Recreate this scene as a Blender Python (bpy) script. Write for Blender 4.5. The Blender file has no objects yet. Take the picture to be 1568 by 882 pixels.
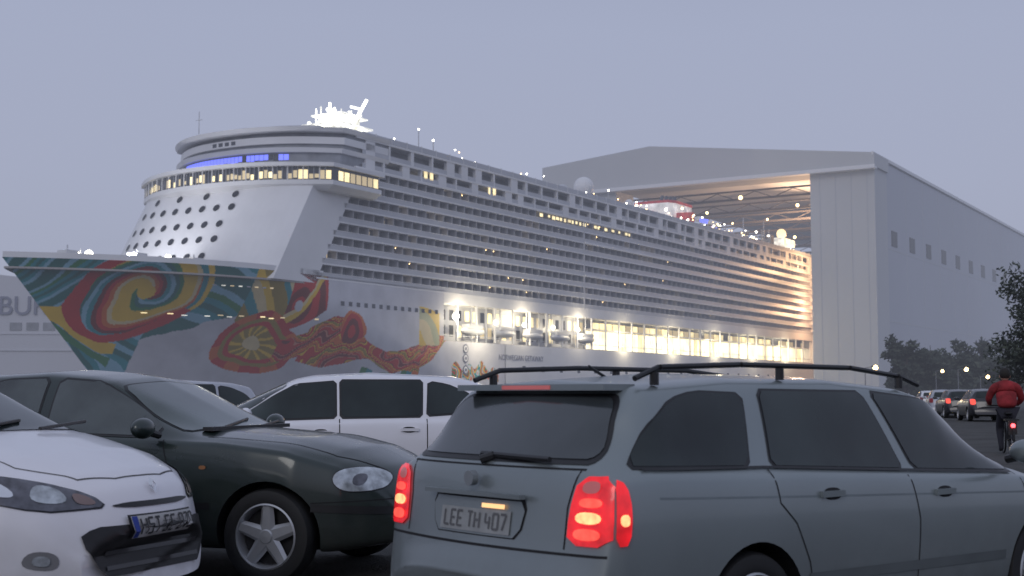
import bpy, bmesh, math, random
import numpy as np
from mathutils import Vector, Matrix, noise
from mathutils.bvhtree import BVHTree
from mathutils.geometry import delaunay_2d_cdt
random.seed(7)
R=math.radians
scene=bpy.context.scene
scene.view_settings.view_transform='Standard'
scene.view_settings.look='None'
scene.view_settings.exposure=0
COL=scene.collection

# ------------------------------------------------------------ materials
MATS={}
def mat(name,color,rough=0.6,metal=0.0,emis=None,es=0.0,var=0.12,vscale=3.0,bump=0.0,bscale=20.0,coat=0.0,spec=0.5,attr=None):
    if name in MATS: return MATS[name]
    m=bpy.data.materials.new(name); m.use_nodes=True
    nt=m.node_tree; N=nt.nodes; L=nt.links
    p=N['Principled BSDF']
    p.inputs['Roughness'].default_value=rough
    p.inputs['Metallic'].default_value=metal
    p.inputs['Coat Weight'].default_value=coat
    p.inputs['Coat Roughness'].default_value=0.08
    p.inputs['Specular IOR Level'].default_value=spec
    tc=N.new('ShaderNodeTexCoord')
    nz=N.new('ShaderNodeTexNoise'); nz.inputs['Scale'].default_value=vscale; nz.inputs['Detail'].default_value=5
    L.new(tc.outputs['Object'],nz.inputs['Vector'])
    mr=N.new('ShaderNodeMapRange'); mr.inputs[1].default_value=.3; mr.inputs[2].default_value=.7
    mr.inputs[3].default_value=1-var; mr.inputs[4].default_value=1+var
    L.new(nz.outputs['Fac'],mr.inputs[0])
    mx=N.new('ShaderNodeVectorMath'); mx.operation='SCALE'
    if attr:
        at=N.new('ShaderNodeAttribute'); at.attribute_name=attr
        L.new(at.outputs['Color'],mx.inputs[0])
    else:
        mx.inputs[0].default_value=color[:3]
    L.new(mr.outputs[0],mx.inputs['Scale'])
    L.new(mx.outputs[0],p.inputs['Base Color'])
    if bump>0:
        n2=N.new('ShaderNodeTexNoise'); n2.inputs['Scale'].default_value=bscale; n2.inputs['Detail'].default_value=6
        L.new(tc.outputs['Object'],n2.inputs['Vector'])
        b=N.new('ShaderNodeBump'); b.inputs['Strength'].default_value=bump; b.inputs['Distance'].default_value=0.05
        L.new(n2.outputs['Fac'],b.inputs['Height']); L.new(b.outputs[0],p.inputs['Normal'])
    if emis:
        p.inputs['Emission Color'].default_value=(*emis,1); p.inputs['Emission Strength'].default_value=es
        if var>.2:
            me_=N.new('ShaderNodeMath'); me_.operation='MULTIPLY'; me_.inputs[1].default_value=es
            L.new(mr.outputs[0],me_.inputs[0]); L.new(me_.outputs[0],p.inputs['Emission Strength'])
    MATS[name]=m
    return m
def dirty(m,h=.75,dirt=(.09,.085,.08)):
    nt=m.node_tree;N=nt.nodes;L=nt.links;p=N['Principled BSDF']
    src=p.inputs['Base Color'].links[0].from_socket
    tc=N.new('ShaderNodeTexCoord'); sp=N.new('ShaderNodeSeparateXYZ'); L.new(tc.outputs['Object'],sp.inputs[0])
    mr=N.new('ShaderNodeMapRange'); mr.inputs[1].default_value=h; mr.inputs[2].default_value=.2; mr.inputs[3].default_value=0; mr.inputs[4].default_value=.75
    L.new(sp.outputs['Z'],mr.inputs[0])
    nz=N.new('ShaderNodeTexNoise'); nz.inputs['Scale'].default_value=6; nz.inputs['Detail'].default_value=7; L.new(tc.outputs['Object'],nz.inputs['Vector'])
    mu=N.new('ShaderNodeMath'); mu.operation='MULTIPLY'; L.new(mr.outputs[0],mu.inputs[0]); L.new(nz.outputs['Fac'],mu.inputs[1])
    ad=N.new('ShaderNodeMath'); ad.operation='MULTIPLY_ADD'; ad.inputs[1].default_value=.12; L.new(nz.outputs['Fac'],ad.inputs[0]); L.new(mu.outputs[0],ad.inputs[2])
    mx=N.new('ShaderNodeMix'); mx.data_type='RGBA'; L.new(ad.outputs[0],mx.inputs[0]); L.new(src,mx.inputs[6]); mx.inputs[7].default_value=(*dirt,1)
    L.new(mx.outputs[2],p.inputs['Base Color'])
    r2=N.new('ShaderNodeMapRange'); r2.inputs[3].default_value=p.inputs['Roughness'].default_value; r2.inputs[4].default_value=.75; L.new(ad.outputs[0],r2.inputs[0]); L.new(r2.outputs[0],p.inputs['Roughness'])

# ------------------------------------------------------------ mesh builder
class MB:
    def __init__(s): s.v=[]; s.f=[]; s.m=[]; s.mats=[]
    def mi(s,m):
        if m not in s.mats: s.mats.append(m)
        return s.mats.index(m)
    def quadmesh(s,vs,fs,m):
        o=len(s.v); s.v+= [tuple(v) for v in vs]
        k=s.mi(m)
        for f in fs: s.f.append(tuple(i+o for i in f)); s.m.append(k)
    def box(s,x0,x1,y0,y1,z0,z1,m):
        vs=[(x0,y0,z0),(x1,y0,z0),(x1,y1,z0),(x0,y1,z0),(x0,y0,z1),(x1,y0,z1),(x1,y1,z1),(x0,y1,z1)]
        s.quadmesh(vs,[(0,3,2,1),(4,5,6,7),(0,1,5,4),(1,2,6,5),(2,3,7,6),(3,0,4,7)],m)
    def prism(s,poly,z0,z1,m,poly2=None):
        n=len(poly); p2=poly2 or poly
        vs=[(a,b,z0) for a,b in poly]+[(a,b,z1) for a,b in p2]
        fs=[(i,(i+1)%n,(i+1)%n+n,i+n) for i in range(n)]
        fs+=[tuple(range(n-1,-1,-1)),tuple(range(n,2*n))]
        s.quadmesh(vs,fs,m)
    def tube(s,a,b,r,m,n=8,r2=None):
        a=Vector(a); b=Vector(b); d=(b-a).normalized(); r2=r if r2 is None else r2
        u=d.orthogonal().normalized(); w=d.cross(u)
        vs=[]
        for c,rr in((a,r),(b,r2)):
            for i in range(n):
                t=2*math.pi*i/n; vs.append(c+rr*(u*math.cos(t)+w*math.sin(t)))
        fs=[(i,(i+1)%n,(i+1)%n+n,i+n) for i in range(n)]+[tuple(range(n-1,-1,-1)),tuple(range(n,2*n))]
        s.quadmesh(vs,fs,m)
    def sphere(s,c,r,m,nu=12,nv=8,sc=(1,1,1)):
        vs=[];fs=[]
        for j in range(nv+1):
            ph=math.pi*j/nv
            for i in range(nu):
                t=2*math.pi*i/nu
                vs.append((c[0]+sc[0]*r*math.sin(ph)*math.cos(t),c[1]+sc[1]*r*math.sin(ph)*math.sin(t),c[2]+sc[2]*r*math.cos(ph)))
        for j in range(nv):
            for i in range(nu):
                fs.append((j*nu+i,(j+1)*nu+i,(j+1)*nu+(i+1)%nu,j*nu+(i+1)%nu))
        s.quadmesh(vs,fs,m)
    def lathe(s,prof,cx,cz,ysign,m,n=40):
        vs=[];fs=[];k=len(prof)
        for i in range(n):
            t=2*math.pi*i/n
            for r,y in prof: vs.append((cx+r*math.cos(t),y*ysign,cz+r*math.sin(t)))
        for i in range(n):
            for j in range(k-1):
                a=i*k+j; b=((i+1)%n)*k+j
                fs.append((a,b,b+1,a+1))
        s.quadmesh(vs,fs,m)
    def obj(s,name,parent=None,smooth=False,angle=None):
        me=bpy.data.meshes.new(name); me.from_pydata(s.v,[],s.f)
        for m in s.mats: me.materials.append(m)
        me.polygons.foreach_set('material_index',s.m)
        me.update()
        bm=bmesh.new(); bm.from_mesh(me); bmesh.ops.recalc_face_normals(bm,faces=bm.faces); bm.to_mesh(me); bm.free()
        if smooth: me.polygons.foreach_set('use_smooth',[True]*len(me.polygons))
        if angle: me.set_sharp_from_angle(angle=R(angle))
        o=bpy.data.objects.new(name,me); COL.objects.link(o)
        if parent: o.parent=parent
        return o
def empty(name,loc=(0,0,0),rz=0):
    e=bpy.data.objects.new(name,None); e.location=loc; e.rotation_euler=(0,0,rz); e.empty_display_size=.5
    COL.objects.link(e); return e
def lamp(name,kind,loc,energy,color=(1,.85,.6),size=.5,parent=None,rot=None):
    l=bpy.data.lights.new(name,kind); l.energy=energy; l.color=color
    if kind=='AREA': l.size=size
    elif kind in('POINT','SPOT'): l.shadow_soft_size=size
    o=bpy.data.objects.new(name,l); o.location=loc
    if rot: o.rotation_euler=rot
    COL.objects.link(o)
    if parent: o.parent=parent
    return o

# ------------------------------------------------------------ camera
CAMH=1.24
cd=bpy.data.cameras.new('camera'); cam=bpy.data.objects.new('camera',cd); COL.objects.link(cam)
cam.location=(0,0,CAMH); cam.rotation_euler=(R(90+4.63),0,0)
cd.sensor_width=36; cd.lens=45.9; cd.clip_end=6000; cd.clip_start=.1
cd.dof.use_dof=True; cd.dof.focus_distance=13; cd.dof.aperture_fstop=3.8
scene.camera=cam

# ------------------------------------------------------------ world (misty dusk)
w=bpy.data.worlds.new('World'); scene.world=w; w.use_nodes=True
nt=w.node_tree; N=nt.nodes; L=nt.links; N.clear()
out=N.new('ShaderNodeOutputWorld'); sky=N.new('ShaderNodeTexSky'); sky.sky_type='NISHITA'; sky.sun_disc=False
sky.sun_elevation=R(28); sky.sun_rotation=R(200); sky.dust_density=4
b1=N.new('ShaderNodeBackground'); b1.inputs[1].default_value=.05; L.new(sky.outputs[0],b1.inputs[0])
tc=N.new('ShaderNodeTexCoord'); sp=N.new('ShaderNodeSeparateXYZ'); L.new(tc.outputs['Generated'],sp.inputs[0])
cr=N.new('ShaderNodeValToRGB'); e=cr.color_ramp.elements
e[0].position=0; e[0].color=(.305,.315,.395,1); e[1].position=1; e[1].color=(.41,.46,.60,1)
for p_,c_ in((.06,(.35,.37,.475,1)),(.16,(.41,.448,.61,1)),(.28,(.395,.442,.61,1)),(.36,(.345,.392,.55,1)),(.6,(.37,.42,.575,1))):
    q=e.new(p_); q.color=c_
nzs=N.new('ShaderNodeTexNoise'); nzs.inputs['Scale'].default_value=1.6; nzs.inputs['Detail'].default_value=3
L.new(tc.outputs['Generated'],nzs.inputs['Vector'])
ma=N.new('ShaderNodeMath'); ma.operation='MULTIPLY_ADD'; ma.inputs[1].default_value=.12
L.new(nzs.outputs['Fac'],ma.inputs[0])
m0=N.new('ShaderNodeMath'); m0.operation='SUBTRACT'; m0.inputs[1].default_value=.06; L.new(sp.outputs['Z'],m0.inputs[0])
L.new(m0.outputs[0],ma.inputs[2]); L.new(ma.outputs[0],cr.inputs[0])
b2=N.new('ShaderNodeBackground'); b2.inputs[1].default_value=1.0; L.new(cr.outputs[0],b2.inputs[0])
mx=N.new('ShaderNodeMixShader'); mx.inputs[0].default_value=.93; L.new(b1.outputs[0],mx.inputs[1]); L.new(b2.outputs[0],mx.inputs[2])
L.new(mx.outputs[0],out.inputs[0])
sl=bpy.data.lights.new('sun','SUN'); sl.energy=.5; sl.angle=R(25); sl.color=(1,.96,.94)
so=bpy.data.objects.new('sun',sl); COL.objects.link(so); so.rotation_euler=(R(62),0,R(-20))

# mist over the harbour: absorbing volume, own glow stands in for scattered light
mm=bpy.data.materials.new('mist'); mm.use_nodes=True; nt=mm.node_tree; N=nt.nodes; N.clear()
o_=N.new('ShaderNodeOutputMaterial'); ab=N.new('ShaderNodeVolumeAbsorption'); em=N.new('ShaderNodeEmission'); ad=N.new('ShaderNodeAddShader')
MD=.00068
ab.inputs[0].default_value=(0,0,0,1); ab.inputs[1].default_value=MD
em.inputs[0].default_value=(.365,.395,.51,1); em.inputs[1].default_value=MD
nt.links.new(ab.outputs[0],ad.inputs[0]); nt.links.new(em.outputs[0],ad.inputs[1]); nt.links.new(ad.outputs[0],o_.inputs['Volume'])
MI=MB(); MI.box(-1800,1800,60,1600,-20,260,mm); MI.obj('mist')

# ------------------------------------------------------------ ground
asphalt=mat('asphalt',(.05,.05,.053),.8,var=.35,vscale=.6,bump=.5,bscale=40)
gravel=mat('gravel_ground',(.05,.05,.048),.9,var=.4,vscale=.8,bump=.7,bscale=30)
kerbm=mat('kerb_concrete',(.25,.25,.24),.85,var=.2)
g=MB()
g.quadmesh([(-4000,7.4,0),(4000,7.4,0),(4000,5000,0),(-4000,5000,0)],[(0,1,2,3)],gravel)
g.obj('ground')
ang=R(39.7)
rd=MB()
rd.quadmesh([(-4000,-2000,-.12),(4000,-2000,-.12),(4000,7.4,-.12),(-4000,7.4,-.12)],[(0,1,2,3)],asphalt)
rd.obj('road')
kb=MB(); kb.box(-300,300,7.25,7.4,-.12,.004,kerbm); kb.obj('kerb')

# ------------------------------------------------------------ ship + hall frame
SA=math.atan2(.852,.524); ORG=(-172*.852,172*.524,0)
ship=empty('cruise_ship',ORG,SA)
white=mat('ship_white',(.70,.70,.72),.5,var=.07,vscale=.12)
offw=mat('ship_rail',(.46,.47,.51),.4,var=.08,vscale=.2)
partm=mat('ship_partition',(.42,.42,.45),.6,var=.08)
core=mat('ship_cabin_wall',(.21,.22,.25),.4,var=.3,vscale=.35)
dark=mat('ship_dark_glass',(.06,.065,.08),.15,var=.3,vscale=.5)
darkh=mat('dark_window',(.025,.027,.035),.4,var=.3,vscale=.5,spec=.2)
deckm=mat('ship_deck',(.35,.33,.32),.8)
lit=mat('ship_lit_window',(.8,.7,.4),.5,emis=(1,.80,.42),es=1.2,var=.35,vscale=.3)
lit3=mat('ship_lit_promenade',(.8,.7,.4),.5,emis=(1,.86,.55),es=1.7,var=.35,vscale=.35)
lit2=mat('ship_lit_window_dim',(.5,.45,.3),.5,emis=(1,.76,.42),es=.42)
flood=mat('ship_flood_glow',(.9,.9,.85),.5,emis=(1,.97,.84),es=.75,var=.6,vscale=.55)  # floodlight put into the material as an uneven white glow
floodb=mat('ship_flood_glow_bright',(.9,.9,.85),.5,emis=(1,.97,.86),es=5)  # strong glow given to mast poles and their lamp globes
lampw=mat('lamp_white',(.9,.9,.85),.5,emis=(1,.93,.78),es=14)
lampo=mat('lamp_warm',(.9,.7,.4),.5,emis=(1,.66,.3),es=9)
blue=mat('blue_led',(.1,.1,.6),.5,emis=(.16,.2,1),es=1.3)

def hb(s,z):
    t=(z+3)/25.3
    s0=129.5+25*(1-t)
    Ln=45+45*(1-t); n=2.2-.4*(1-t)
    x=min(max((s-s0)/Ln,0),1)
    return 21*(1-(1-x)**n)
def pick(p,cols): return cols[int(p*len(cols))%len(cols)]
TEAL=(.012,.14,.13); TEAL2=(.02,.25,.29); LB=(.22,.44,.56); GRN=(.03,.20,.07); YEL=(.72,.47,.04); ORG_=(.58,.13,.02); RED=(.48,.018,.015); WH=(.56,.56,.61); CRM=(.66,.54,.30); OLV=(.30,.21,.025); PINK=(.56,.22,.15); DRED=(.17,.015,.012)
def art(s,z):
    nx=noise.noise(Vector((s*.11,z*.13,0)))*2.2+noise.noise(Vector((s*.4,z*.4,3)))*.3; nz_=noise.noise(Vector((s*.11,z*.13,9)))*2.2+noise.noise(Vector((s*.4,z*.4,13)))*.3
    a=s+nx; b=z+nz_
    c=WH
    lim=9.5 + (s-150)*.33
    if s<150: lim=-10+(s-140)*1.95
    if s<172.5 and b>min(lim,15.5):
        f=(b*.8-(a-150)*.45+ .035*(a-150)**2)
        c=pick((f*.13)%1,[TEAL,TEAL,LB,TEAL2,TEAL,TEAL2,GRN,LB,TEAL])
    if s<152 and b<14:
        d=math.hypot((a-160)*1.0,(b-19)*1.0)
        c=pick((d*.15)%1,[LB,TEAL,TEAL2,LB,LB,TEAL2,TEAL])
        if b<lim-3 and s>152: c=WH
    if abs((b-11)-(-.55*(a-145)))<1.5 and 8<b<15 and s<149: c=YEL
    if abs((b-11)-(-.55*(a-145))+2.4)<.7 and 6<b<14 and s<149: c=GRN
    dx=(a-148.6)*1.0; dz=(b-17.9)
    r=math.hypot(dx*.92,dz*1.25)
    if r<9.4:
        th=math.atan2(dz,dx)/(2*math.pi)
        q=(r*.15-th*1.0+.2)%1
        if r>7.6: c=RED if (th<-.05 or th>.28) else (YEL if r>8.5 else TEAL2)
        elif r<1.2: c=YEL
        else: c=pick(q,[YEL,YEL,CRM,ORG_,RED,DRED,TEAL2,LB,TEAL,GRN,YEL])
    if 172.5<=s<182.5 and b>12.5+(s-172.5)*.35:
        d=math.hypot(a-176,b-18)
        c=RED if (d*.3)%1<.55 else DRED
        if abs((b-16)-(a-176)*1.1)<.8: c=YEL
        if abs((b-15)-(a-174)*1.1)<.5: c=CRM
        if d<1.1: c=WH
    if 165<s<173.5 and b>11+abs(s-169)*.6: c=pick((a*.11+b*.09)%1,[YEL,OLV,OLV,TEAL2,CRM])
    cx,cz=171,9.6
    r=math.hypot((a-cx)*.85,(b-cz)*1.15)
    if r<6.4 and s>161:
        th=math.atan2(b-cz,a-cx)
        if r<1.3: c=CRM
        elif r<3.4: c=OLV if (th*6/math.pi+r*.2)%1<.65 else YEL
        elif r<4.2: c=RED
        elif r<5.0: c=OLV
        else: c=ORG_ if math.sin(th*6)>.2 else RED
    if 175<s<221:
        mid=9.4+1.4*math.sin((s-176)*.16)-.02*(s-176)
        hw=2.9+1.0*math.sin((s-180)*.26)
        if s<180: hw=2.2
        if s>211: mid=9.6+(s-211)*.35; hw=max(.6,3.4-(s-211)*.33)
        if abs(b-mid)<hw:
            q=((b-mid)*.17+math.sin(a*.22)*.35+noise.noise(Vector((a*.3,b*.3,5)))*.5)%1
            c=pick(q,[RED,DRED,RED,ORG_,OLV,RED,ORG_])
            if (q*7)%1>.82: c=YEL if q>.5 else PINK
            elif (q*7)%1<.14: c=DRED
        if math.hypot((a-190)*.7,b-13.6)<2.9: c=pick((math.hypot(a-190,b-12.6)*.22)%1,[RED,DRED,RED,ORG_])
        if 210.5<s<217.5 and 11.5<b<17.5: c=pick((b*.13+a*.07)%1,[YEL,YEL,CRM,(.40,.42,.25)])
        if 195<s<209 and 1<b<5: c=pick((a*.2)%1,[GRN,TEAL2,WH])
    if 222<s<240 and 3.5<b<6.5+math.sin(s*1.3)*.8: c=pick((a*.22+b*.15+noise.noise(Vector((a*.5,b*.5,2))))%1,[RED,GRN,ORG_,WH,TEAL2,YEL])
    return c
ns,nz=620,170
for side in (1,-1):
    vs=[];fs=[];cols=[]
    for j in range(nz+1):
        z=-3+25.3*j/nz
        t=(z+3)/25.3; s0=129.5+25*(1-t)
        for i in range(ns+1):
            k=i/ns; k=k**1.15
            s=s0+(243-s0)*k
            vs.append((s,-side*hb(s,z),z)); cols.append(art(s,z))
    for j in range(nz):
        for i in range(ns):
            a=j*(ns+1)+i; fs.append((a,a+1,a+ns+2,a+ns+1) if side>0 else (a+1,a,a+ns+1,a+ns+2))
    fs=[f for f in fs if not (vs[f[0]][0]>219 and vs[f[0]][2]>12.0)]
    me=bpy.data.meshes.new('hull_bow'); me.from_pydata(vs,[],fs)
    at=me.attributes.new('paint','FLOAT_COLOR','POINT')
    at.data.foreach_set('color',np.array([(*c,1) for c in cols],dtype=np.float32).ravel())
    me.polygons.foreach_set('use_smooth',[True]*len(fs))
    me.materials.append(mat('hull_paint',(1,1,1),.5,var=.10,vscale=.25,attr='paint',spec=.25))
    o=bpy.data.objects.new('hull_bow',me); COL.objects.link(o); o.parent=ship
B=MB()
Wt=white
B.box(242.5,449,-21,21,-3,12,Wt)
B.box(219,449,-20.4,20.4,11.6,12.15,deckm)
poly=[(s,-hb(s,22)+.05) for s in np.linspace(130,180,30)]+[(s,hb(s,22)-.05) for s in np.linspace(180,130,30)]
B.prism(poly,20.6,20.9,deckm)
for sd in(1,-1):
    pts=[(s,-sd*hb(s,22.2)) for s in np.linspace(129.6,181,50)]
    for a,b in zip(pts[:-1],pts[1:]):
        B.quadmesh([(a[0],a[1],22.3),(b[0],b[1],22.3),(b[0],b[1],23.2),(a[0],a[1],23.2),(a[0],a[1]*.985,22.3),(b[0],b[1]*.985,22.3),(b[0],b[1]*.985,23.2),(a[0],a[1]*.985,23.2)],[(0,1,2,3),(4,7,6,5),(3,2,6,7)],Wt)
for s_,q_ in((140,1),(146,-3),(151,5),(155,-6),(161,8),(164,-2)):
    B.box(s_,s_+2.4,-q_-1,-q_+1.2,20.9,24.0+random.random(),Wt); B.tube((s_+1,-q_,23),(s_+1,-q_,25.2),.12,offw,5)
B.box(219,449,-20.95,20.95,19.7,21.7,Wt)
B.box(174,219.5,-20.8,20.8,21.4,21.7,Wt)
B.box(219.3,285,-17.5,17.5,12.15,19.7,offw)
B.box(285,449,-17.6,17.6,12.15,19.7,core)
for sd in(1,-1):
    s=286
    while s<447:
        m=random.choice([lit3,lit3,lit3,lit3,lit])
        y=-sd*17.65
        B.quadmesh([(s,y,12.3),(s+1.65,y,12.3),(s+1.65,y,16.9),(s,y,16.9)],[(0,1,2,3)],m)
        B.quadmesh([(s+1.8,y,12.3),(s+3.5,y,12.3),(s+3.5,y,16.9),(s+1.8,y,16.9)],[(0,1,2,3)],m)
        if random.random()<.9: B.quadmesh([(s,y,17.5),(s+3.3,y,17.5),(s+3.3,y,19.0),(s,y,19.0)],[(0,1,2,3)],lit if random.random()<.6 else lit2)
        s+=3.7
    s=224
    while s<448:
        B.box(s,s+.4,-sd*20.7-.2,-sd*20.7+.2,12.15,19.7,Wt); s+=7.4
    B.box(219.3,449,-sd*20.6-.06,-sd*20.6+.06,13.15,13.3,offw)
    B.box(285,449,-sd*18.6-1.0,-sd*18.6+1.0,17.05,17.3,Wt)
    s=223
    while s<284:
        B.quadmesh([(s,-sd*17.55,13.2),(s+1.6,-sd*17.55,13.2),(s+1.6,-sd*17.55,15.6),(s,-sd*17.55,15.6)],[(0,1,2,3)],random.choice([lit,lit2,dark,dark]))
        B.quadmesh([(s,-sd*17.55,16.6),(s+1.6,-sd*17.55,16.6),(s+1.6,-sd*17.55,18.8),(s,-sd*17.55,18.8)],[(0,1,2,3)],random.choice([lit,lit,lit2,dark]))
        s+=3.0
    for i in range(14):
        s=186+i*2.3
        y=-sd*(hb(s,17.6)+.05); y2=-sd*(hb(s+1.1,17.6)+.05)
        B.quadmesh([(s,y,17.3),(s+1.0,y2,17.3),(s+1.0,y2,18.1),(s,y,18.1)],[(0,1,2,3)],dark)
    for i in range(20):
        s=250+i*8.5
        B.quadmesh([(s,-sd*21.02,6.2),(s+1.4,-sd*21.02,6.2),(s+1.4,-sd*21.02,7.4),(s,-sd*21.02,7.4)],[(0,1,2,3)],dark)
    for i in range(17):
        s=150+i*1.9+ random.uniform(-.4,.4); z=14.2 if i%2 else 14.4
        y=-sd*(hb(s,z)+.12); y2=-sd*(hb(s+.9,z)+.12)
        if random.random()<.8:
            B.quadmesh([(s,y,z),(s+.9,y2,z),(s+.9,y2,z+.6),(s,y,z+.6)],[(0,1,2,3)],random.choice([lit,lit2,flood,dark,lit]))
    for i in range(8):
        s=158+i*1.5; z=19.2
        y=-sd*(hb(s,z)+.12); y2=-sd*(hb(s+.7,z)+.12)
        B.quadmesh([(s,y,z),(s+.7,y2,z),(s+.7,y2,z+.45),(s,y,z+.45)],[(0,1,2,3)],random.choice([lit2,flood,lit2,offw]))
for sd in(1,-1):
    for i in range(5):
        c=(231+i*12.5,-sd*20.2,14.4)
        B.sphere(c,1,offw,16,8,(4.4,1.2,1.0)); B.box(c[0]-2.8,c[0]+2.8,c[1]-.9,c[1]+.9,15.0,15.8,offw)
    for i in range(12): B.tube((219+i*5.6,-sd*20.5,12.1),(219+i*5.6,-sd*20.5,19.7),.12,offw,6)
# -------- front block: slanted, curved
PW=3.0
def plan(sf,tip,qm,back,n=32,pw=PW):
    pts=[]
    for i in range(n+1):
        q=-1+2*i/n
        pts.append((sf+(tip-sf)*abs(q)**pw,-q*qm))
    return [(back,qm)]+pts+[(back,-qm)]
sfz=lambda z:163.2+(z-22)*.58
crn=lambda z:168.4+(z-22)*.58
zl=[20.9,24,28,32,36,38.3]
for za,zb_ in zip(zl[:-1],zl[1:]):
    B.prism(plan(sfz(za),crn(za),21,crn(za)+11),za,zb_,Wt,plan(sfz(zb_),crn(zb_),21,crn(zb_)+11))
for r_,z in enumerate((25.2,28.4,31.3,34.5,37.0)):
    for k in range(8):
        q=-17.5+k*3.45+(r_%2)*.7+r_*.3
        if (r_==4 and k%2==0) or (r_==0 and k<2) or q>9: continue
        qq=q/21; s=sfz(z)+(crn(z)-sfz(z))*abs(qq)**PW
        ds=(crn(z)-sfz(z))*PW*abs(qq)**(PW-1)/21*(1 if q>0 else -1)
        nrm=Vector((-1,-ds*1.0,.5)).normalized()
        c=Vector((s,-q,z))+nrm*.12
        tq=Vector((ds,-1,0)).normalized(); tz=nrm.cross(tq)
        B.quadmesh([c+.72*(tq*math.cos(a)+tz*math.sin(a)) for a in np.linspace(0,2*math.pi,14,endpoint=False)],[tuple(range(14))],darkh)
# bridge
def bs(q,off=0): return 170.8+off+8.8*abs(q/24)**2.3
def bplan(off,qm,back):
    return [(back,qm)]+[(bs(q,off),-q) for q in np.linspace(-qm,qm,41)]+[(back,-qm)]
B.prism(bplan(1.6,22.6,194),37.6,38.5,Wt,bplan(.2,24,194))
B.prism(bplan(.2,24,194),38.5,39.3,Wt)
B.prism(bplan(.6,23.7,193.5),39.3,41.7,dark)
B.prism(bplan(-.5,24.4,194.5),41.7,42.4,Wt)
qs=np.linspace(-23.6,23.6,60)
for i,(a,b) in enumerate(zip(qs[:-1],qs[1:])):
    pa=(bs(a,.45),-a); pb=(bs(b,.45),-b)
    m=random.choice([lit,lit,lit2,lit2,lit2,dark])
    h=40.3+random.random()*.9; l0=39.4+random.random()*.3
    B.quadmesh([(*pa,l0),(*pb,l0),(*pb,h),(*pa,h)],[(0,1,2,3)],m)
    B.box(pa[0]-.12,pa[0]+.2,pa[1]-.08,pa[1]+.08,39.3,41.7,Wt if i%3==0 else core)
for sd in(1,-1):
    for k in range(7):
        s=181.6+k*1.7
        B.quadmesh([(s,-sd*23.75,39.5),(s+1.4,-sd*23.75,39.5),(s+1.4,-sd*23.75,41.2),(s,-sd*23.75,41.2)],[(0,1,2,3)],random.choice([lit,lit2,lit2]))
UT=9.0
def up(off,qm,back,tip=UT):
    return [(back,qm)]+[(175.6+off+tip*abs(q/21)**2.4,-q) for q in np.linspace(-qm,qm,37)]+[(back,-qm)]
B.prism(up(2,20.5,200),42.4,45.4,core)
for q0 in np.arange(-13,13,.9):
    a,b=q0,q0+.8
    z0=43.9+random.random()*.3
    B.quadmesh([(177.5+UT*abs(a/21)**2.4,-a,z0),(177.5+UT*abs(b/21)**2.4,-b,z0),(177.5+UT*abs(b/21)**2.4,-b,45.1),(177.5+UT*abs(a/21)**2.4,-a,45.1)],[(0,1,2,3)],blue if random.random()<.8 else dark)
B.prism(up(1.2,21,200),45.4,46.2,Wt,up(.8,21.3,200))
B.prism(up(2.6,20.6,200),46.2,47.1,core)
B.prism(up(2.0,21,200),47.1,48.4,Wt)
B.prism(up(3.4,20.7,200),48.4,49.3,core)
B.prism(up(1,21.2,200),49.3,50.0,Wt,up(.4,21.5,200))
B.prism(up(5,16,196),50.0,51.0,offw)
for q in np.arange(-3,3,1.6):
    s=177.55+UT*abs(q/21)**2.4
    B.box(s,s+.3,-q-.5,-q+.5,47.4,48.1,dark)
# -------- balcony decks
for k in range(8):
    z=21.7+2.68*k; st=crn(z)+11
    for sd in(1,-1):
        def bx(s0,s1,q0,q1,z0,z1,m):
            a,b=sorted((-sd*q0,-sd*q1)); B.box(s0,s1,a,b,z0,z1,m)
        bx(st-1,449,19.1,19.3,z,z+2.68,core)
        bx(st-.2,449,19.3,21.02,z,z+.30,Wt)
        bx(st-.2,449,20.88,21.0,z+.30,z+1.15,offw)
        bx(st-.2,449,20.84,21.05,z+1.15,z+1.25,Wt)
        s=st+1.0
        while s<448:
            bx(s,s+.14,19.3,20.86,z+.30,z+2.68,partm)
            if sd>0:
                r=random.random()
                if r<.08: bx(s+.7,s+2.2,19.3,19.34,z+.5,z+2.3,lit2)
                elif r<.12: B.sphere((s+1.6,-20.2,z+2.45),.09,lampo,6,4)
                elif r<.6: bx(s+.7,s+2.2,19.3,19.34,z+.5,z+2.3,dark)
            s+=3.1
        bx(279,279.5,19.3,21.06,z,z+2.68,offw)
        if k in(3,6): bx(279.5,449,21.02,21.35,z-.05,z+.36,Wt)
zt=21.7+2.68*8
B.box(190,449,-21.1,21.1,zt,zt+.5,Wt)
for sd in(1,-1):
    def bx(s0,s1,q0,q1,z0,z1,m):
        a,b=sorted((-sd*q0,-sd*q1)); B.box(s0,s1,a,b,z0,z1,m)
    for (z0,z1,ins) in((zt+.5,46.2,2.6),(46.2,49.4,3.4)):
        bx(194,449,21-ins-.2,21-ins,z0,z1,core)
        bx(190,449,21-ins,21.1,z1-.4,z1,Wt)
        bx(192,449,20.85,20.98,z0,z0+.9,offw)
        s=193.0; j=0
        while s<448:
            wd=random.choice([.5,.5,1.0,2.4]) if j%4 else 2.8
            bx(s,s+wd,20.2,21.0,z0,z1-.4,Wt)
            if random.random()<.5: bx(s+2.5,s+4.8,21-ins,21-ins+.05,z0+.9,z1-.8,dark)
            if random.random()<.3: bx(s+2.8,s+3.6,21-ins+.05,21-ins+.1,z0+1.2,z1-.9,random.choice([lit,lit,lit2]))
            s+=random.choice([5.4,6.2,7.2]); j+=1
    bx(192,449,20.9,21.0,49.5,50.5,offw)
    for s in np.arange(196,449,5.0): bx(s,s+.15,20.8,21.05,49.4,50.7,Wt)
B.box(192,449,-18,18,zt,49.2,core)
B.box(190,449,-21,21,49.2,49.5,deckm)
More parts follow.
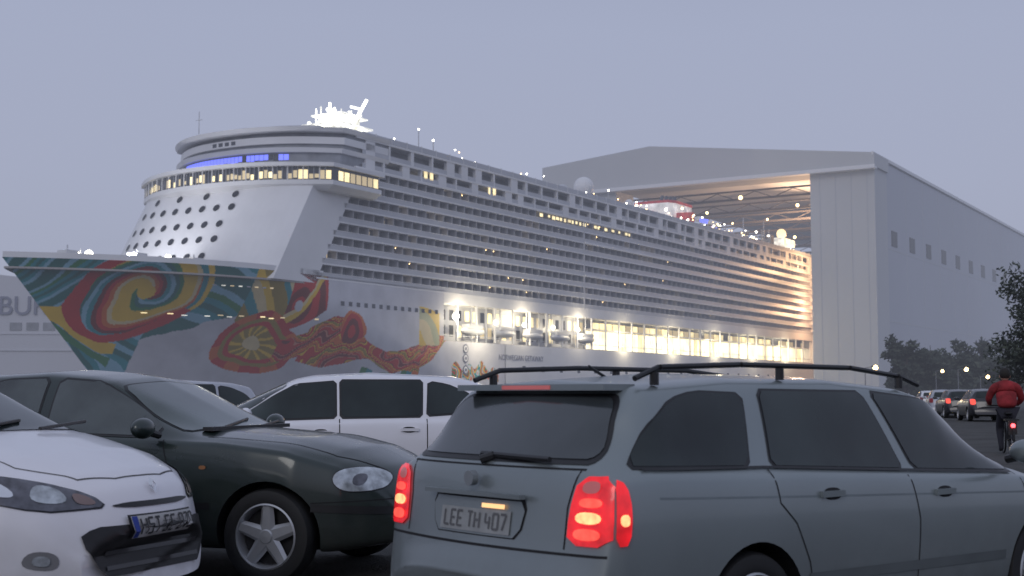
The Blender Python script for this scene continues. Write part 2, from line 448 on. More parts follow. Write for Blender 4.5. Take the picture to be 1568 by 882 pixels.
B.box(448.5,449,-21,21,12,49.4,Wt)
for s in np.arange(258,304,1.9):
    if random.random()<.8: B.box(s,s+random.choice([.8,1.3]),-20.98,-20.9,42.0+random.random()*.3,42.8,lit)
for s in (212,214,236,237.8): B.box(s,s+1.1,-20.98,-20.9,44.3,45.8,lit)
# -------- top deck structures
B.box(203,219,-8,8,49.5,53.5,white); B.box(201,221,-9.5,9.5,53.5,54.1,white)
B.box(235,262,-12,12,49.5,51.8,offw)
B.box(285,300,-10,12,49.5,52.6,white)
B.box(305,330,-14,-4,49.5,51.5,offw); B.box(332,350,-12,12,49.5,52.5,white)
# radar mast platform, its floodlighting painted in as patchy glow
MS=-3.0
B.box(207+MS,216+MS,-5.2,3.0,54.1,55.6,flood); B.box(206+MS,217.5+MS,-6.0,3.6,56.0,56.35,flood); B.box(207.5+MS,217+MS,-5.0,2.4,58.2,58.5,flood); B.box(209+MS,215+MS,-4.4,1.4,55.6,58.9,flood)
rg=random.Random(11)
for i in range(16):
    s_=206.5+MS+rg.random()*10; q_=-1.4+rg.uniform(-3.8,3.8); h_=rg.uniform(57.5,60.6)
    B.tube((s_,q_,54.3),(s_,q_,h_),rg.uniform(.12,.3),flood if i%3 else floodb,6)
for i in range(9):
    s_=206.5+MS+rg.random()*7; q_=-1.4+rg.uniform(-3.6,3.6); z_=rg.uniform(55,59)
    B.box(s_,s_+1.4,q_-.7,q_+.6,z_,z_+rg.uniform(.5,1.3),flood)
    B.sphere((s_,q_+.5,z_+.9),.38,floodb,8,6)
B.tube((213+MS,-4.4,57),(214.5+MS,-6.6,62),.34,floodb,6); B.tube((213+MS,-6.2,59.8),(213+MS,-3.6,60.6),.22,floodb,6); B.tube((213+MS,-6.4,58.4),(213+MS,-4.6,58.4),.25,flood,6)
B.tube((178.5,8,50.2),(178.5,8,55),.09,offw,5); B.tube((178.5,7.2,53.4),(178.5,8.8,53.4),.07,offw,5)
for s_,q_,h_ in((196,6,53),(225,14,55),(228,8,58.5),(250,-8,54),(262,15,53),(300,17,54),(341,5,57)):
    B.tube((s_,-q_,49.5),(s_,-q_,h_),.12,offw,5)
    B.sphere((s_,-q_,h_),.2,lampw,8,6)
B.tube((305,-7,49.5),(305,-7,54.6),.9,white,10,.6); B.sphere((305,-7,56.4),2.7,white,20,14); B.box(302.5,307.5,-9.5,-4.5,53.6,54,white)
B.tube((311,3,49.5),(311,3,55),.5,white,8); B.sphere((311,3,57),1.8,offw,16,10)
B.sphere((318,-14,53),1.2,white,12,8)
red=mat('funnel_red_glow',(.40,.05,.06),.4,emis=(.6,.05,.06),es=.2,var=.5,vscale=.35)  # faint red glow put into the funnel paint
fpoly=[(359,-7),(362,-8.5),(374,-8.5),(378,-6),(378,6),(374,8.5),(362,8.5),(359,7)]
fp2=[(a+2.5,b*.8) for a,b in fpoly]
fw=mat('funnel_white_glow',(.8,.8,.8),.5,emis=(1,.9,.8),es=.3,var=.4,vscale=.3)  # faint warm glow put into the white funnel paint
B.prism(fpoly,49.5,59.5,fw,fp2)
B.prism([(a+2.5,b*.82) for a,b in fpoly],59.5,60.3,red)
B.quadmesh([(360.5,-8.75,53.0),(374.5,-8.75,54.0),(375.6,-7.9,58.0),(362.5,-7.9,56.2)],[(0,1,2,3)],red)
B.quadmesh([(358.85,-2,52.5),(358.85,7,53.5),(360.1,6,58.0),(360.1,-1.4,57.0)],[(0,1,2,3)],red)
for i in range(4): B.tube((364+i*3,-2,60),(365.5+i*3,-2,62+.3*i),.6,dark,8)
for i in range(9):
    a=i*.7; B.tube((384+3*math.sin(a)+i*.9,4*math.cos(a)-6,52+i*.7),(384+3*math.sin(a+.7)+(i+1)*.9,4*math.cos(a+.7)-6,52.7+i*.7),.7,white if i%3 else blue,8)
for i in range(16):
    s=392+i*3.2; q=random.uniform(4,18)
    B.tube((s,-q,49.5),(s,-q,random.uniform(53,59)),.18,offw,6)
    B.box(s-1.5,s+1.5,-q-1.2,-q+1.2,random.uniform(51,53),random.uniform(53.2,55),random.choice([white,core,offw,lit2,core]))
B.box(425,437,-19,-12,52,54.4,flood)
for s in np.arange(200,448,3.2):
    if random.random()<(.6 if s<290 else .9):
        B.sphere((s+random.random()*2,-20.2+random.uniform(0,9),random.uniform(50.8,52.6)),random.uniform(.10,.2)*(1.0 if s<300 else 1.4),random.choice([lampw,lampw,lampo]),7,5)
for s in np.arange(315,448,1.1):
    B.sphere((s,-random.uniform(2,18),random.uniform(50.5,55.5)),random.uniform(.12,.36),random.choice([lampw,lampo,lampo]),7,5)
B.sphere((432,-16,56.5),1.7,mat('lit_globe',(.9,.7,.4),.5,emis=(1,.75,.4),es=1.6),12,8)
for s_,q_,r_ in((147.5,-1.5,.7),(146,-2.6,.4),(158,6.0,.5),(168.5,13,.42),(160,4,.35)):
    B.tube((s_,-q_,20.9),(s_,-q_,23.9),.1,offw,5); B.sphere((s_,-q_,24.4),r_,lampw,10,7)
for s_ in(223.5,239,251,264,276): B.sphere((s_,-20.9,16.6 if s_>230 else 17.2),.7 if s_<230 else .45,lampw,10,7)
B.obj('superstructure',ship)
def text(name,body,size,parent,loc,rot,m,ext=.02):
    c=bpy.data.curves.new(name,'FONT'); c.body=body; c.size=size; c.extrude=ext; c.materials.append(m)
    o=bpy.data.objects.new(name,c); COL.objects.link(o); o.parent=parent; o.location=loc; o.rotation_euler=rot; return o
letm=mat('letter_grey',(.16,.17,.24),.6)
text('name_letters','NORWEGIAN GETAWAY',1.7,ship,(240,-21.06,8.6),(R(90),0,0),letm)
L8=MB()
for zz in (6.2,8.6,10.6): 
    L8.tube((227,-21.05,zz),(227,-21.12,zz),1.0,letm,16); L8.tube((227,-21.06,zz),(227,-21.16,zz),.7,white,12); L8.tube((227,-21.07,zz),(227,-21.2,zz),.35,letm,12)
L8.obj('draught_marks',ship)
lamp('bow_flood','SPOT',(150,-4,23.8),20000,(.94,.95,1),1.0,ship,(0,R(-105),0)).data.spot_size=R(110)
for s_ in(224,250,276): lamp('recess_lamp','POINT',(s_,-22.4,17),2600,(1,.86,.6),.4,ship)
for s_ in(300,330,360,390,420): lamp('promenade_lamp','POINT',(s_,-22.6,15),2600,(1,.85,.55),.6,ship)
lamp('quay_lamp','POINT',(232,-27,14),3500,(1,.88,.62),.4,ship)
lamp('stern_lamp','POINT',(437,-27,30),13000,(1,.55,.28),2,ship)

# ------------------------------------------------------------ shipyard hall
hall=empty('shipyard_hall',ORG,SA)
clad=mat('hall_cladding',(.44,.455,.51),.75,var=.05,vscale=.015)
clad2=mat('hall_gable',(.50,.505,.52),.75,var=.04,vscale=.03)
cladw=mat('hall_trim',(.72,.72,.74),.6,var=.03)
inn=mat('hall_interior',(.13,.12,.115),.9,var=.25,vscale=.05)
H=MB()
H.box(398.6,412,-58.3,-37.8,-1,71,clad2)
H.box(398.6,412,31,58.3,-1,71,clad2)
H.box(412.0,900,-58.3,-57.0,-1,75.2,clad)
H.box(412,900,57,58.3,-1,75.2,clad)
H.box(899,900,-57,57,-1,75,inn)
H.box(412.02,899,-56.98,-56.2,0,74,inn)
H.box(412.02,899,56.2,56.98,0,74,inn)
H.box(412.05,412.4,-56.1,-37.8,0,71,inn)
def yzprism(poly,s0,s1,m):
    n=len(poly); vs=[(s0,a,b) for a,b in poly]+[(s1,a,b) for a,b in poly]
    fs=[(i,(i+1)%n,(i+1)%n+n,i+n) for i in range(n)]+[tuple(range(n-1,-1,-1)),tuple(range(n,2*n))]
    H.quadmesh(vs,fs,m)
prof=[(-58.3,75.2),(17,84.6),(58.3,81)]
yzprism([(-59.0,71.1),(-59.0,75.3),(17,84.7),(59,81.1),(59,71.1)],396.2,412,clad2)
H.box(395.8,396.2,-59.2,44,70.4,71.6,cladw)
H.box(396.2,398.6,-59.2,44,70.4,71.1,cladw)
for (a,b) in zip(prof[:-1],prof[1:]):
    yzprism([(a[0],a[1]),(b[0],b[1]),(b[0],b[1]-1.2),(a[0],a[1]-1.2)],412,900,clad2)
H.box(396,900,-58.75,-58.32,74.6,75.6,cladw)
for s in range(430,880,30):
    H.box(s,s+.7,-56,56,69,69.8,inn); H.box(s,s+.7,-56,56,72,72.6,inn)
    for q in range(-56,56,14): H.tube((s+.4,q,69.4),(s+.4,q+7,72),.2,inn,4); H.tube((s+.4,q+7,72),(s+.4,q+14,69.4),.2,inn,4)
for i in range(18):
    s=416+i*21.8
    H.box(s,s+6.6,-58.42,-58.2,48.2,53.2,darkh)
for s in range(434,900,22): H.box(s,s+.18,-58.34,-58.2,0,74.5,clad2)
for z in (24,47): H.box(412,900,-58.35,-58.2,z-.1,z+.1,clad2)
for y in range(-56,-38,5): H.box(398.5,398.65,y,y+.12,0,70,clad)
for (s,y,z,r) in((430,-2,70,.7),(470,-38,68.5,.9),(455,-14,69.5,.6),(460,-24,66,.6),(520,10,66,.6),(560,-30,62,.6),(440,15,67,.5),(600,-5,60,.7),(425,-30,60,.4),(450,-30,56,.5),(440,-8,63,.4),(500,-32,60,.5)):
    H.sphere((s,y,z),r,lampo,8,6)
for i in range(18): H.sphere((446+i*3,-random.uniform(22,37),random.uniform(44,58)),.30,lampo,6,4)
H.obj('hall_shell',hall)
lamp('hall_lamp','POINT',(480,-10,60),95000,(1,.62,.36),3,hall)
lamp('hall_lamp','POINT',(436,-33,44),26000,(1,.58,.28),2,hall)

# ------------------------------------------------------------ left workshop hall with lettering
wk=empty('workshop_building',(-205,330,0),R(0))
K=MB(); wkm=mat('workshop_cladding',(.50,.505,.55),.8,var=.03,vscale=.05)
pts=[(0,0),(0,27)]+[(x,27+6.5*math.sin(math.pi*min(1,(x+40)/150))) for x in np.linspace(2,110,16)]+[(110,0)]
n=len(pts); vs=[(a,0,b) for a,b in pts]+[(a,60,b) for a,b in pts]
K.quadmesh(vs,[(i,(i+1)%n,(i+1)%n+n,i+n) for i in range(n)]+[tuple(range(n-1,-1,-1)),tuple(range(n,2*n))],wkm)
for i in range(3): K.box(78+i*4.2,81+i*4.2,-.15,.02,17.2,19.2,core)
K.box(0,110,-.2,.02,16.2,16.5,wkm); K.box(60,110,-.25,.02,12,12.3,offw)
K.obj('walls',wk)
text('sign_letters','PAPENBURG',6.8,wk,(54.7,-.35,21.2),(R(90),0,0),letm,.1)

# harbour basin
wt=MB(); wm=mat('water_surface',(.03,.04,.05),.12,var=.1,bump=.3,bscale=.5)
c,s_=math.cos(SA),math.sin(SA)
def sw(s,q,z=.01): return (ORG[0]+s*c+q*s_,ORG[1]+s*s_-q*c,z)
wt.quadmesh([sw(60,32),sw(700,32),sw(700,-60),sw(60,-60)],[(0,1,2,3)],wm); wt.obj('water')
qw=MB(); qm=[sw(60,33),sw(397,33),sw(397,32),sw(60,32)]
qw.quadmesh([(a,b,.0) for a,b,_ in qm]+[(a,b,.5) for a,b,_ in qm],[(0,1,5,4),(1,2,6,5),(2,3,7,6),(3,0,4,7),(4,5,6,7)],kerbm); qw.obj('quay_wall')

# ------------------------------------------------------------ trees
bark=mat('bark',(.05,.04,.035),.9,bump=.5)
leaf=mat('leaves_dark',(.035,.045,.035),.9,var=.4,vscale=.5,spec=.2)
leaf2=mat('leaves_mid',(.06,.07,.05),.9,var=.4,vscale=.5,spec=.2)
def leafcloud(T,c,r,n,size,rng):
    for _ in range(n):
        d=Vector((rng.gauss(0,1),rng.gauss(0,1),rng.gauss(0,1))).normalized()*r*(rng.random()**.45)
        d.z*=.8
        p=Vector(c)+d
        u=Vector((rng.gauss(0,1),rng.gauss(0,1),rng.gauss(0,1))).normalized(); v=u.orthogonal().normalized()
        k=size*rng.uniform(.6,1.4)
        T.quadmesh([p-u*k,p+v*k*.6,p+u*k,p-v*k*.6],[(0,1,2,3)],leaf if rng.random()<.6 else leaf2)
def tree(T,x,y,h,cr,rng,n=10,ls=.16,lpc=150,low=.2):
    T.tube((x,y,0),(x+.2,y,h*.45),h*.025,bark,8,h*.016)
    T.tube((x+.2,y,h*.45),(x+.1,y,h*.9),h*.016,bark,6,h*.004)
    for i in range(n):
        a=rng.uniform(0,6.28); z0=h*rng.uniform(low,.8); rr=cr*rng.uniform(.45,1)*(1-.6*max(0,(z0/h-.4)))
        e=(x+math.cos(a)*rr,y+math.sin(a)*rr,z0+h*rng.uniform(.05,.2))
        T.tube((x+.15,y,z0),e,h*.008,bark,5,h*.003)
        leafcloud(T,e,cr*rng.uniform(.25,.42),lpc,ls,rng)
        leafcloud(T,((e[0]+x)/2,(e[1]+y)/2,(e[2]+z0)/2+.3),cr*.28,lpc//2,ls,rng)
rng=random.Random(3)
T=MB(); tree(T,36.2,88,9.6,3.2,rng,50,.15,130,.08); T.obj('tree')
T=MB()
for i in range(20):
    px=1378+i*9+rng.uniform(-5,5); Y=rng.uniform(215,250)
    tree(T,(px-784)/2000*Y,Y,rng.uniform(5.5,11),rng.uniform(2.8,4.2),rng,14,.45,55,.05)
T.obj('distant_tree_row')

# ------------------------------------------------------------ CARS
glassm=mat('car_glass',(.022,.030,.030),.07,var=.6,vscale=1.2,spec=.5)
glassr=mat('rear_screen_glass',(.05,.058,.063),.14,var=.4,vscale=1.0,spec=.8)
glassl=mat('windscreen_glass',(.10,.125,.125),.10,var=.45,vscale=1.0,spec=.8)
rubber=mat('rubber_black',(.012,.012,.013),.7,var=.2)
trim=mat('black_trim',(.015,.015,.017),.45,var=.2)
alloy=mat('wheel_alloy',(.50,.51,.53),.4,.6,var=.15)
chrome=mat('chrome',(.7,.7,.72),.15,.9,var=.05)
redl=mat('tail_lamp_red',(.35,.01,.012),.25,emis=(1,.015,.025),es=.6,coat=.5,var=.35,vscale=12)
redb=mat('tail_lamp_bright',(.6,.05,.03),.3,emis=(1,.10,.07),es=1.0,var=.3,vscale=25)
redd=mat('tail_lamp_dim',(.25,.09,.09),.25,emis=(.6,.12,.12),es=.4,coat=.5)
yelb=mat('tail_lamp_core',(.8,.4,.2),.3,emis=(1,.36,.14),es=1.7,var=.3,vscale=30)
clearl=mat('head_lamp_glass',(.42,.45,.48),.15,.35,var=.5,vscale=14,coat=.8)
darkl=mat('lamp_dark',(.10,.10,.12),.12,.3,var=.5,vscale=15,coat=.8)
platem=mat('number_plate',(.5,.5,.49),.5,var=.1,vscale=10)
plateg=mat('number_plate_dim',(.30,.31,.31),.5,var=.15,vscale=10)
plinkm=mat('plate_print_faded',(.12,.12,.125),.6)
seatm=mat('seam_black',(.01,.01,.012),.8)

def prof_sample(keys,xs,sig=.02):
    k=np.array(keys); d=.005; xx=np.arange(xs[0]-.3,xs[-1]+.3,d)
    yy=np.interp(xx,k[:,0],k[:,1]); g=np.exp(-.5*(np.arange(-60,61)*d/sig)**2); g/=g.sum()
    yy=np.convolve(np.pad(yy,60,mode='edge'),g,mode='valid')
    return np.interp(xs,xx,yy)
def chaikin(p,it=2,closed=False):
    p=[np.array(a,float) for a in p]
    for _ in range(it):
        q=[] if closed else [p[0]]
        m=len(p) if closed else len(p)-1
        for i in range(m):
            a,b=p[i],p[(i+1)%len(p)]; q+= [a*.75+b*.25,a*.25+b*.75]
        if not closed: q.append(p[-1])
        p=q
    return p
class Car:
    def __init__(s,name,L_,P,paint,loc,head,wheels,wr=.31,rearw=.12,frontw=.28,sig=.02):
        s.L=L_; s.e=empty(name,loc,head); s.paint=paint
        xs=np.concatenate([np.linspace(0,.7,71),np.linspace(.72,L_-.6,int((L_-1.32)/.035)),np.linspace(L_-.58,L_,50)])
        w=prof_sample(P['w'],xs,sig); zt=prof_sample(P['zt'],xs,sig); be=prof_sample(P['belt'],xs,sig); rw=prof_sample(P['rw'],xs,.05); zb=prof_sample(P['zb'],xs,sig)
        rings=[]
        for i,x in enumerate(xs):
            W,Z,Bt,RW,ZB=w[i],max(zt[i],be[i]+.015),be[i],rw[i],zb[i]
            gg=min(max((Z-Bt)/.34,0),1); gg=gg*gg*(3-2*gg)
            h=Bt-ZB
            low=[(0,ZB),(.8*W,ZB),(W-.05,ZB+.02),(W-.015,ZB+.14*h/.6),(W-.004,ZB+.45*h),(W,ZB+.62*h),(W-.004,ZB+.78*h),(W-.022,Bt-.035),(W-.045,Bt)]
            G=[(W-.075,Bt+.02),(W-.085-(W-.085-RW)*.45,Bt+(Z-Bt)*.48),(RW+.005,Z-.085),(RW-.05,Z-.025),(RW*.6,Z-.005),(0,Z+.012)]
            dz=Z-Bt
            Hh=[(W-.08,Bt+.1*dz),(W*.82,Bt+.45*dz),(W*.68,Bt+.75*dz),(W*.5,Bt+.9*dz),(W*.25,Bt+.98*dz),(0,Z)]
            top=[(a[0]*gg+b[0]*(1-gg),a[1]*gg+b[1]*(1-gg)) for a,b in zip(G,Hh)]
            ring=chaikin(low+top,2); rings.append(ring)
        K=len(rings[0]); vs=[];fs=[]
        for i,x in enumerate(xs):
            for sd in(1,-1):
                for p in rings[i]:
                    y=p[0]; r=min(y/.88,1.0)
                    fr=max(0,1-x/.9)**1.5; ff=max(0,1-(L_-x)/1.3)**1.5
                    vs.append((x+rearw*fr*r*r-frontw*ff*r**2.2,y*sd,p[1]))
        for i in range(len(xs)-1):
            for k in range(K-1):
                a=i*2*K+k; b=(i+1)*2*K+k
                fs.append((a,a+1,b+1,b)); a+=K;b+=K; fs.append((a,b,b+1,a+1))
        for i in(0,len(xs)-1):
            b=i*2*K; fs.append(tuple([b+k for k in range(K)]+[b+K+k for k in range(K-1,-1,-1)]))
        me=bpy.data.meshes.new('body'); me.from_pydata(vs,[],fs)
        bm=bmesh.new(); bm.from_mesh(me); bmesh.ops.remove_doubles(bm,verts=bm.verts,dist=.0004)
        bmesh.ops.recalc_face_normals(bm,faces=bm.faces); s.bvh=BVHTree.FromBMesh(bm); bm.to_mesh(me); bm.free()
        me.materials.append(paint); me.materials.append(trim)
        me.polygons.foreach_set('use_smooth',[True]*len(me.polygons)); me.set_sharp_from_angle(angle=R(50))
        o=bpy.data.objects.new('body',me); COL.objects.link(o); o.parent=s.e; s.body=o
        C=MB()
        for wx in wheels:
            for sd in(1,-1): C.tube((wx,sd*.55,wr+.005),(wx,sd*1.2,wr+.005),wr+.045,trim,40)
        C.mats=[paint,trim]; C.m=[1]*len(C.f)
        co=C.obj('cut'); 
        md=o.modifiers.new('b','BOOLEAN'); md.operation='DIFFERENCE'; md.object=co; md.solver='EXACT'
        co.parent=s.e; 
        bpy.context.view_layer.update()
        dg=bpy.context.evaluated_depsgraph_get(); nm=bpy.data.meshes.new_from_object(o.evaluated_get(dg))
        if len(nm.polygons)>500: o.modifiers.clear(); o.data=nm
        else: o.modifiers.clear()
        bpy.data.objects.remove(co)
        s.M=MB(); s.wheels=wheels; s.wr=wr
    def cast(s,pl,a,b,off):
        if pl=='R': o=Vector((a,-3,b)); d=Vector((0,1,0))
        elif pl=='L': o=Vector((a,3,b)); d=Vector((0,-1,0))
        elif pl=='B': o=Vector((-3,a,b)); d=Vector((1,0,0))
        elif pl=='F': o=Vector((s.L+3,a,b)); d=Vector((-1,0,0))
        else: o=Vector((a,b,4)); d=Vector((0,0,-1))
        h=s.bvh.ray_cast(o,d)
        if h[0] is None: return None
        n=h[1]; 
        if n.dot(d)>0: n=-n
        return h[0]+n*off
    def patch(s,pl,poly,m,off=.004,rnd=2,step=.04,grow=0):
        P=[np.array(p,float) for p in poly]
        if grow:
            c=sum(P)/len(P); mn=np.min(P,axis=0); mx_=np.max(P,axis=0); sz=(mx_-mn)
            P=[c+(p-c)*(sz+2*grow)/sz for p in P]
        if rnd: 
            Q=[]
            for i in range(len(P)):
                a,b=P[i],P[(i+1)%len(P)]; l=np.linalg.norm(b-a); k=max(1,int(l/.12)) if l>.2 else 1
                for j in range(k): Q.append(a+(b-a)*j/k)
            P=chaikin(Q,rnd,True)
        Q=[]
        for i in range(len(P)):
            a,b=P[i],P[(i+1)%len(P)]; l=np.linalg.norm(b-a); k=max(1,int(math.ceil(l/step)))
            for j in range(k): Q.append(a+(b-a)*j/k)
        P=Q; n=len(P); arr=np.array(P)
        mn=arr.min(0); mx_=arr.max(0)
        def inside(x,y):
            c=False; j=n-1
            for i in range(n):
                if (arr[i,1]>y)!=(arr[j,1]>y) and x<(arr[j,0]-arr[i,0])*(y-arr[i,1])/(arr[j,1]-arr[i,1])+arr[i,0]: c=not c
                j=i
            return c
        inner=[]
        for x in np.arange(mn[0]+step/2,mx_[0],step):
            for y in np.arange(mn[1]+step/2,mx_[1],step):
                if inside(x,y) and np.min(np.hypot(arr[:,0]-x,arr[:,1]-y))>step*.35: inner.append((x,y))
        V=[Vector(p) for p in P]+[Vector(p) for p in inner]
        r=delaunay_2d_cdt(V,[],[list(range(n))],1,1e-5)
        pts=[s.cast(pl,p[0],p[1],off) for p in r[0]]
        idx={};vs=[]
        for i,p in enumerate(pts):
            if p is not None: idx[i]=len(vs); vs.append(p)
        fs=[tuple(idx[i] for i in f) for f in r[2] if all(i in idx for i in f)]
        s.M.quadmesh(vs,fs,m)
    def both(s,poly,m,**k):
        s.patch('R',poly,m,**k); s.patch('L',poly,m,**k)
    def line(s,pl,pts,wd,m,off=.002,step=.03):
        Q=[]
        for a,b in zip(pts[:-1],pts[1:]):
            a=np.array(a,float);b=np.array(b,float); k=max(1,int(np.linalg.norm(b-a)/step))
            Q+=[a+(b-a)*j/k for j in range(k)]
        Q.append(np.array(pts[-1],float)); vs=[]
        for i,p in enumerate(Q):
            t=Q[min(i+1,len(Q)-1)]-Q[max(i-1,0)]; t/=max(1e-6,np.linalg.norm(t)); nn=np.array([-t[1],t[0]])*wd/2
            a=s.cast(pl,*(p-nn),off); b=s.cast(pl,*(p+nn),off)
            if a is None or b is None: 
                if len(vs)>=4: s.M.quadmesh(vs,[(j,j+1,j+3,j+2) for j in range(0,len(vs)-2,2)],m)
                vs=[]; continue
            vs+=[a,b]
        if len(vs)>=4: s.M.quadmesh(vs,[(j,j+1,j+3,j+2) for j in range(0,len(vs)-2,2)],m)
    def wheel(s,wx,sd,y0=.865):
        W=MB(); r=s.wr; z=r
        W.lathe([(r*.62,y0-.20),(r*.93,y0-.21),(r,y0-.17),(r,y0-.04),(r*.96,y0-.012),(r*.80,y0),(r*.70,y0-.01),(r*.68,y0-.03)],wx,z,sd,rubber,48)
        W.lathe([(r*.70,y0-.012),(r*.665,y0-.004),(r*.63,y0-.03),(r*.61,y0-.10),(r*.1,y0-.11)],wx,z,sd,alloy,40)
        W.lathe([(r*.60,y0-.085),(.001,y0-.09)],wx,z,sd,trim,24)
        W.lathe([(.001,y0-.012),(r*.13,y0-.014),(r*.2,y0-.035),(r*.2,y0-.08)],wx,z,sd,alloy,20)
        for k in range(5):
            a=math.pi/2+2*math.pi*k/5
            r0,r1,w0,w1=r*.1,r*.66,.058,.040
            ca,sa=math.cos(a),math.sin(a); vs=[]
            for rr,ww,yy in((r0,w0,y0-.022),(r0+(r1-r0)*.5,(w0+w1)/2,y0-.026),(r1,w1,y0-.02)):
                for sg,dy in((-1,-.02),(-.55,0),(.55,0),(1,-.02)):
                    vs.append((wx+ca*rr-sa*sg*ww,(yy+dy)*sd,z+sa*rr+ca*sg*ww))
            fs=[]
            for q in range(2):
                for t in range(3): b=q*4+t; fs.append((b,b+1,b+5,b+4))
            W.quadmesh(vs,fs,alloy)
        W.obj('wheel',s.e,smooth=True,angle=35)
    def mirror(s,x,y,z,m=None):
        for sd in(1,-1):
            s.M.sphere((x,sd*(y+.12),z+.03),1,m or s.paint,14,10,(.065,.115,.07)); s.M.tube((x+.03,sd*(y-.03),z-.02),(x+.02,sd*(y+.06),z),.025,trim,8)
    def handle(s,pl,x,z):
        c=s.cast(pl,x,z,0); sd=-1 if pl=='R' else 1
        s.patch(pl,[(x-.07,z-.03),(x+.07,z-.03),(x+.07,z+.03),(x-.07,z+.03)],seatm,off=.002,step=.03)
        s.M.box(x-.10,x+.08,c.y+sd*.012-.008,c.y+sd*.012+.012,z-.014,z+.016,s.paint)
    def finish(s):
        for wx in s.wheels:
            for sd in(1,-1): s.wheel(wx,sd)
        s.M.obj('fittings',s.e,smooth=True,angle=40)

silver=mat('paint_grey_green',(.24,.275,.285),.34,.4,var=.06,vscale=1.5,coat=.4); dirty(silver)
green=mat('paint_dark_green',(.018,.03,.028),.25,.2,var=.15,vscale=1.5,coat=.6); dirty(green,.8,(.05,.05,.045))
whitep=mat('paint_white',(.80,.79,.83),.3,0,var=.03,vscale=1.5,coat=.5); dirty(whitep,.6,(.25,.24,.23))
GL={'H':[(0,0,0,1),(1,0,1,1),(0,.5,1,.5)],'S':[(1,1,0,1),(0,1,0,.5),(0,.5,1,.5),(1,.5,1,0),(1,0,0,0)],'T':[(0,1,1,1),(.5,0,.5,1)],'G':[(1,1,0,1),(0,1,0,0),(0,0,1,0),(1,0,1,.5)],'E':[(1,1,0,1),(0,1,0,0),(0,0,1,0),(0,.5,.8,.5)],'L':[(0,1,0,0),(0,0,1,0)],'0':[(0,0,0,1),(0,1,1,1),(1,1,1,0),(1,0,0,0)],'7':[(0,1,1,1),(1,1,.4,0)],'4':[(0,1,0,.4),(0,.4,1,.4),(.8,0,.8,.8)]}
def plate_text(car,pl,sg,x0,z,txt,off,h=.07,w_=.036,m=None):
    xx=x0
    for ch in txt:
        if ch!=' ':
            for (a0,b0,a1,b1) in GL[ch]: car.line(pl,[(sg*(xx+a0*w_),z+b0*h),(sg*(xx+a1*w_),z+b1*h)],.011,m or trim,off=off,step=.02)
            xx+=.053
        else: xx+=.026

# ---- estate car (moving on the road)
c1=Car('estate_car',4.57,dict(
 zt=[(0,.50),(.03,.60),(.06,.63),(.085,.66),(.10,.97),(.13,1.03),(.46,1.36),(.54,1.415),(1.2,1.455),(2.0,1.455),(2.65,1.41),(2.85,1.37),(3.55,.985),(3.7,.96),(4.2,.86),(4.45,.74),(4.53,.6),(4.57,.5)],
 belt=[(0,.44),(.06,.57),(.085,.62),(.10,.92),(.14,.985),(.4,1.0),(1.5,.965),(3.3,.89),(3.6,.87),(4.2,.76),(4.5,.6),(4.57,.44)],
 w=[(0,.66),(.05,.78),(.15,.84),(.5,.875),(1,.885),(3.9,.885),(4.2,.86),(4.45,.74),(4.57,.55)],
 rw=[(0,.62),(.5,.67),(2.8,.66),(3.6,.62),(4.57,.5)],
 zb=[(0,.34),(.1,.27),(.5,.23),(4.3,.22),(4.57,.3)]),silver,(-.24,6.16,-.12),ang,(1.08,3.66))
W1=[[(.34,1.04),(1.10,1.02),(1.20,1.355),(.88,1.365),(.70,1.33),(.50,1.21)],
    [(1.27,1.015),(2.35,.965),(2.19,1.365),(1.34,1.372)],
    [(2.46,.96),(3.45,.915),(3.45,.95),(3.02,1.22),(2.85,1.32),(2.29,1.365)]]
for p in W1:
    c1.both(p,trim,off=.003,grow=.014,rnd=1); c1.both(p,glassm,off=.006,rnd=1)
c1.patch('B',[(-.66,1.055),(.66,1.055),(.57,1.345),(-.57,1.345)],trim,off=.004,grow=.012)
c1.patch('B',[(-.65,1.065),(.65,1.065),(.56,1.34),(-.56,1.34)],glassr,off=.008)
c1.patch('T',[(2.93,-.56),(3.5,-.68),(3.52,0),(3.5,.68),(2.93,.56)],glassm,off=.005)
for sd in(1,-1):
    pl='R' if sd<0 else 'L'
    # rear-facing half
    c1.patch('B',[(sd*.60,.70),(sd*.60,.84),(sd*.635,.995),(sd*.80,.995),(sd*.815,.84),(sd*.815,.70)],redl,off=.010,step=.02,rnd=1)
    # half wrapping on to the wing (starts where the flank begins)
    c1.patch(pl,[(.205,.705),(.265,.71),(.285,.86),(.27,.965),(.225,.985)],redl,off=.014,step=.015,rnd=1)
    c1.patch('B',[(sd*.64,.795),(sd*.64,.845),(sd*.77,.845),(sd*.77,.795)],yelb,off=.014,step=.015)
    c1.patch('B',[(sd*.635,.725),(sd*.635,.775),(sd*.77,.775),(sd*.77,.725)],redb,off=.014,step=.015)
    c1.patch('B',[(sd*.65,.865),(sd*.655,.905),(sd*.77,.905),(sd*.77,.865)],redb,off=.014,step=.015)
    c1.patch('B',[(sd*.66,.925),(sd*.665,.975),(sd*.75,.975),(sd*.75,.925)],redd,off=.014,step=.015)
    c1.patch(pl,[(.225,.79),(.262,.79),(.265,.84),(.225,.84)],yelb,off=.018,step=.015)
c1.patch('B',[(-.32,.70),(.32,.70),(.36,.885),(-.36,.885)],seatm,off=.002,rnd=1)
c1.patch('B',[(-.31,.705),(.31,.705),(.35,.87),(-.35,.87)],silver,off=.006,rnd=1)
c1.patch('B',[(-.26,.715),(.26,.715),(.26,.822),(-.26,.822)],plateg,off=.012,rnd=0)
plate_text(c1,'B',-1,-.225,.735,'LEE TH 407',.016,m=plinkm)
c1.patch('B',[(-.22,.83),(-.06,.83),(-.06,.85),(-.22,.85)],mat('plate_lamp',(.8,.6,.3),.5,emis=(1,.5,.2),es=1.2),off=.018,rnd=0)
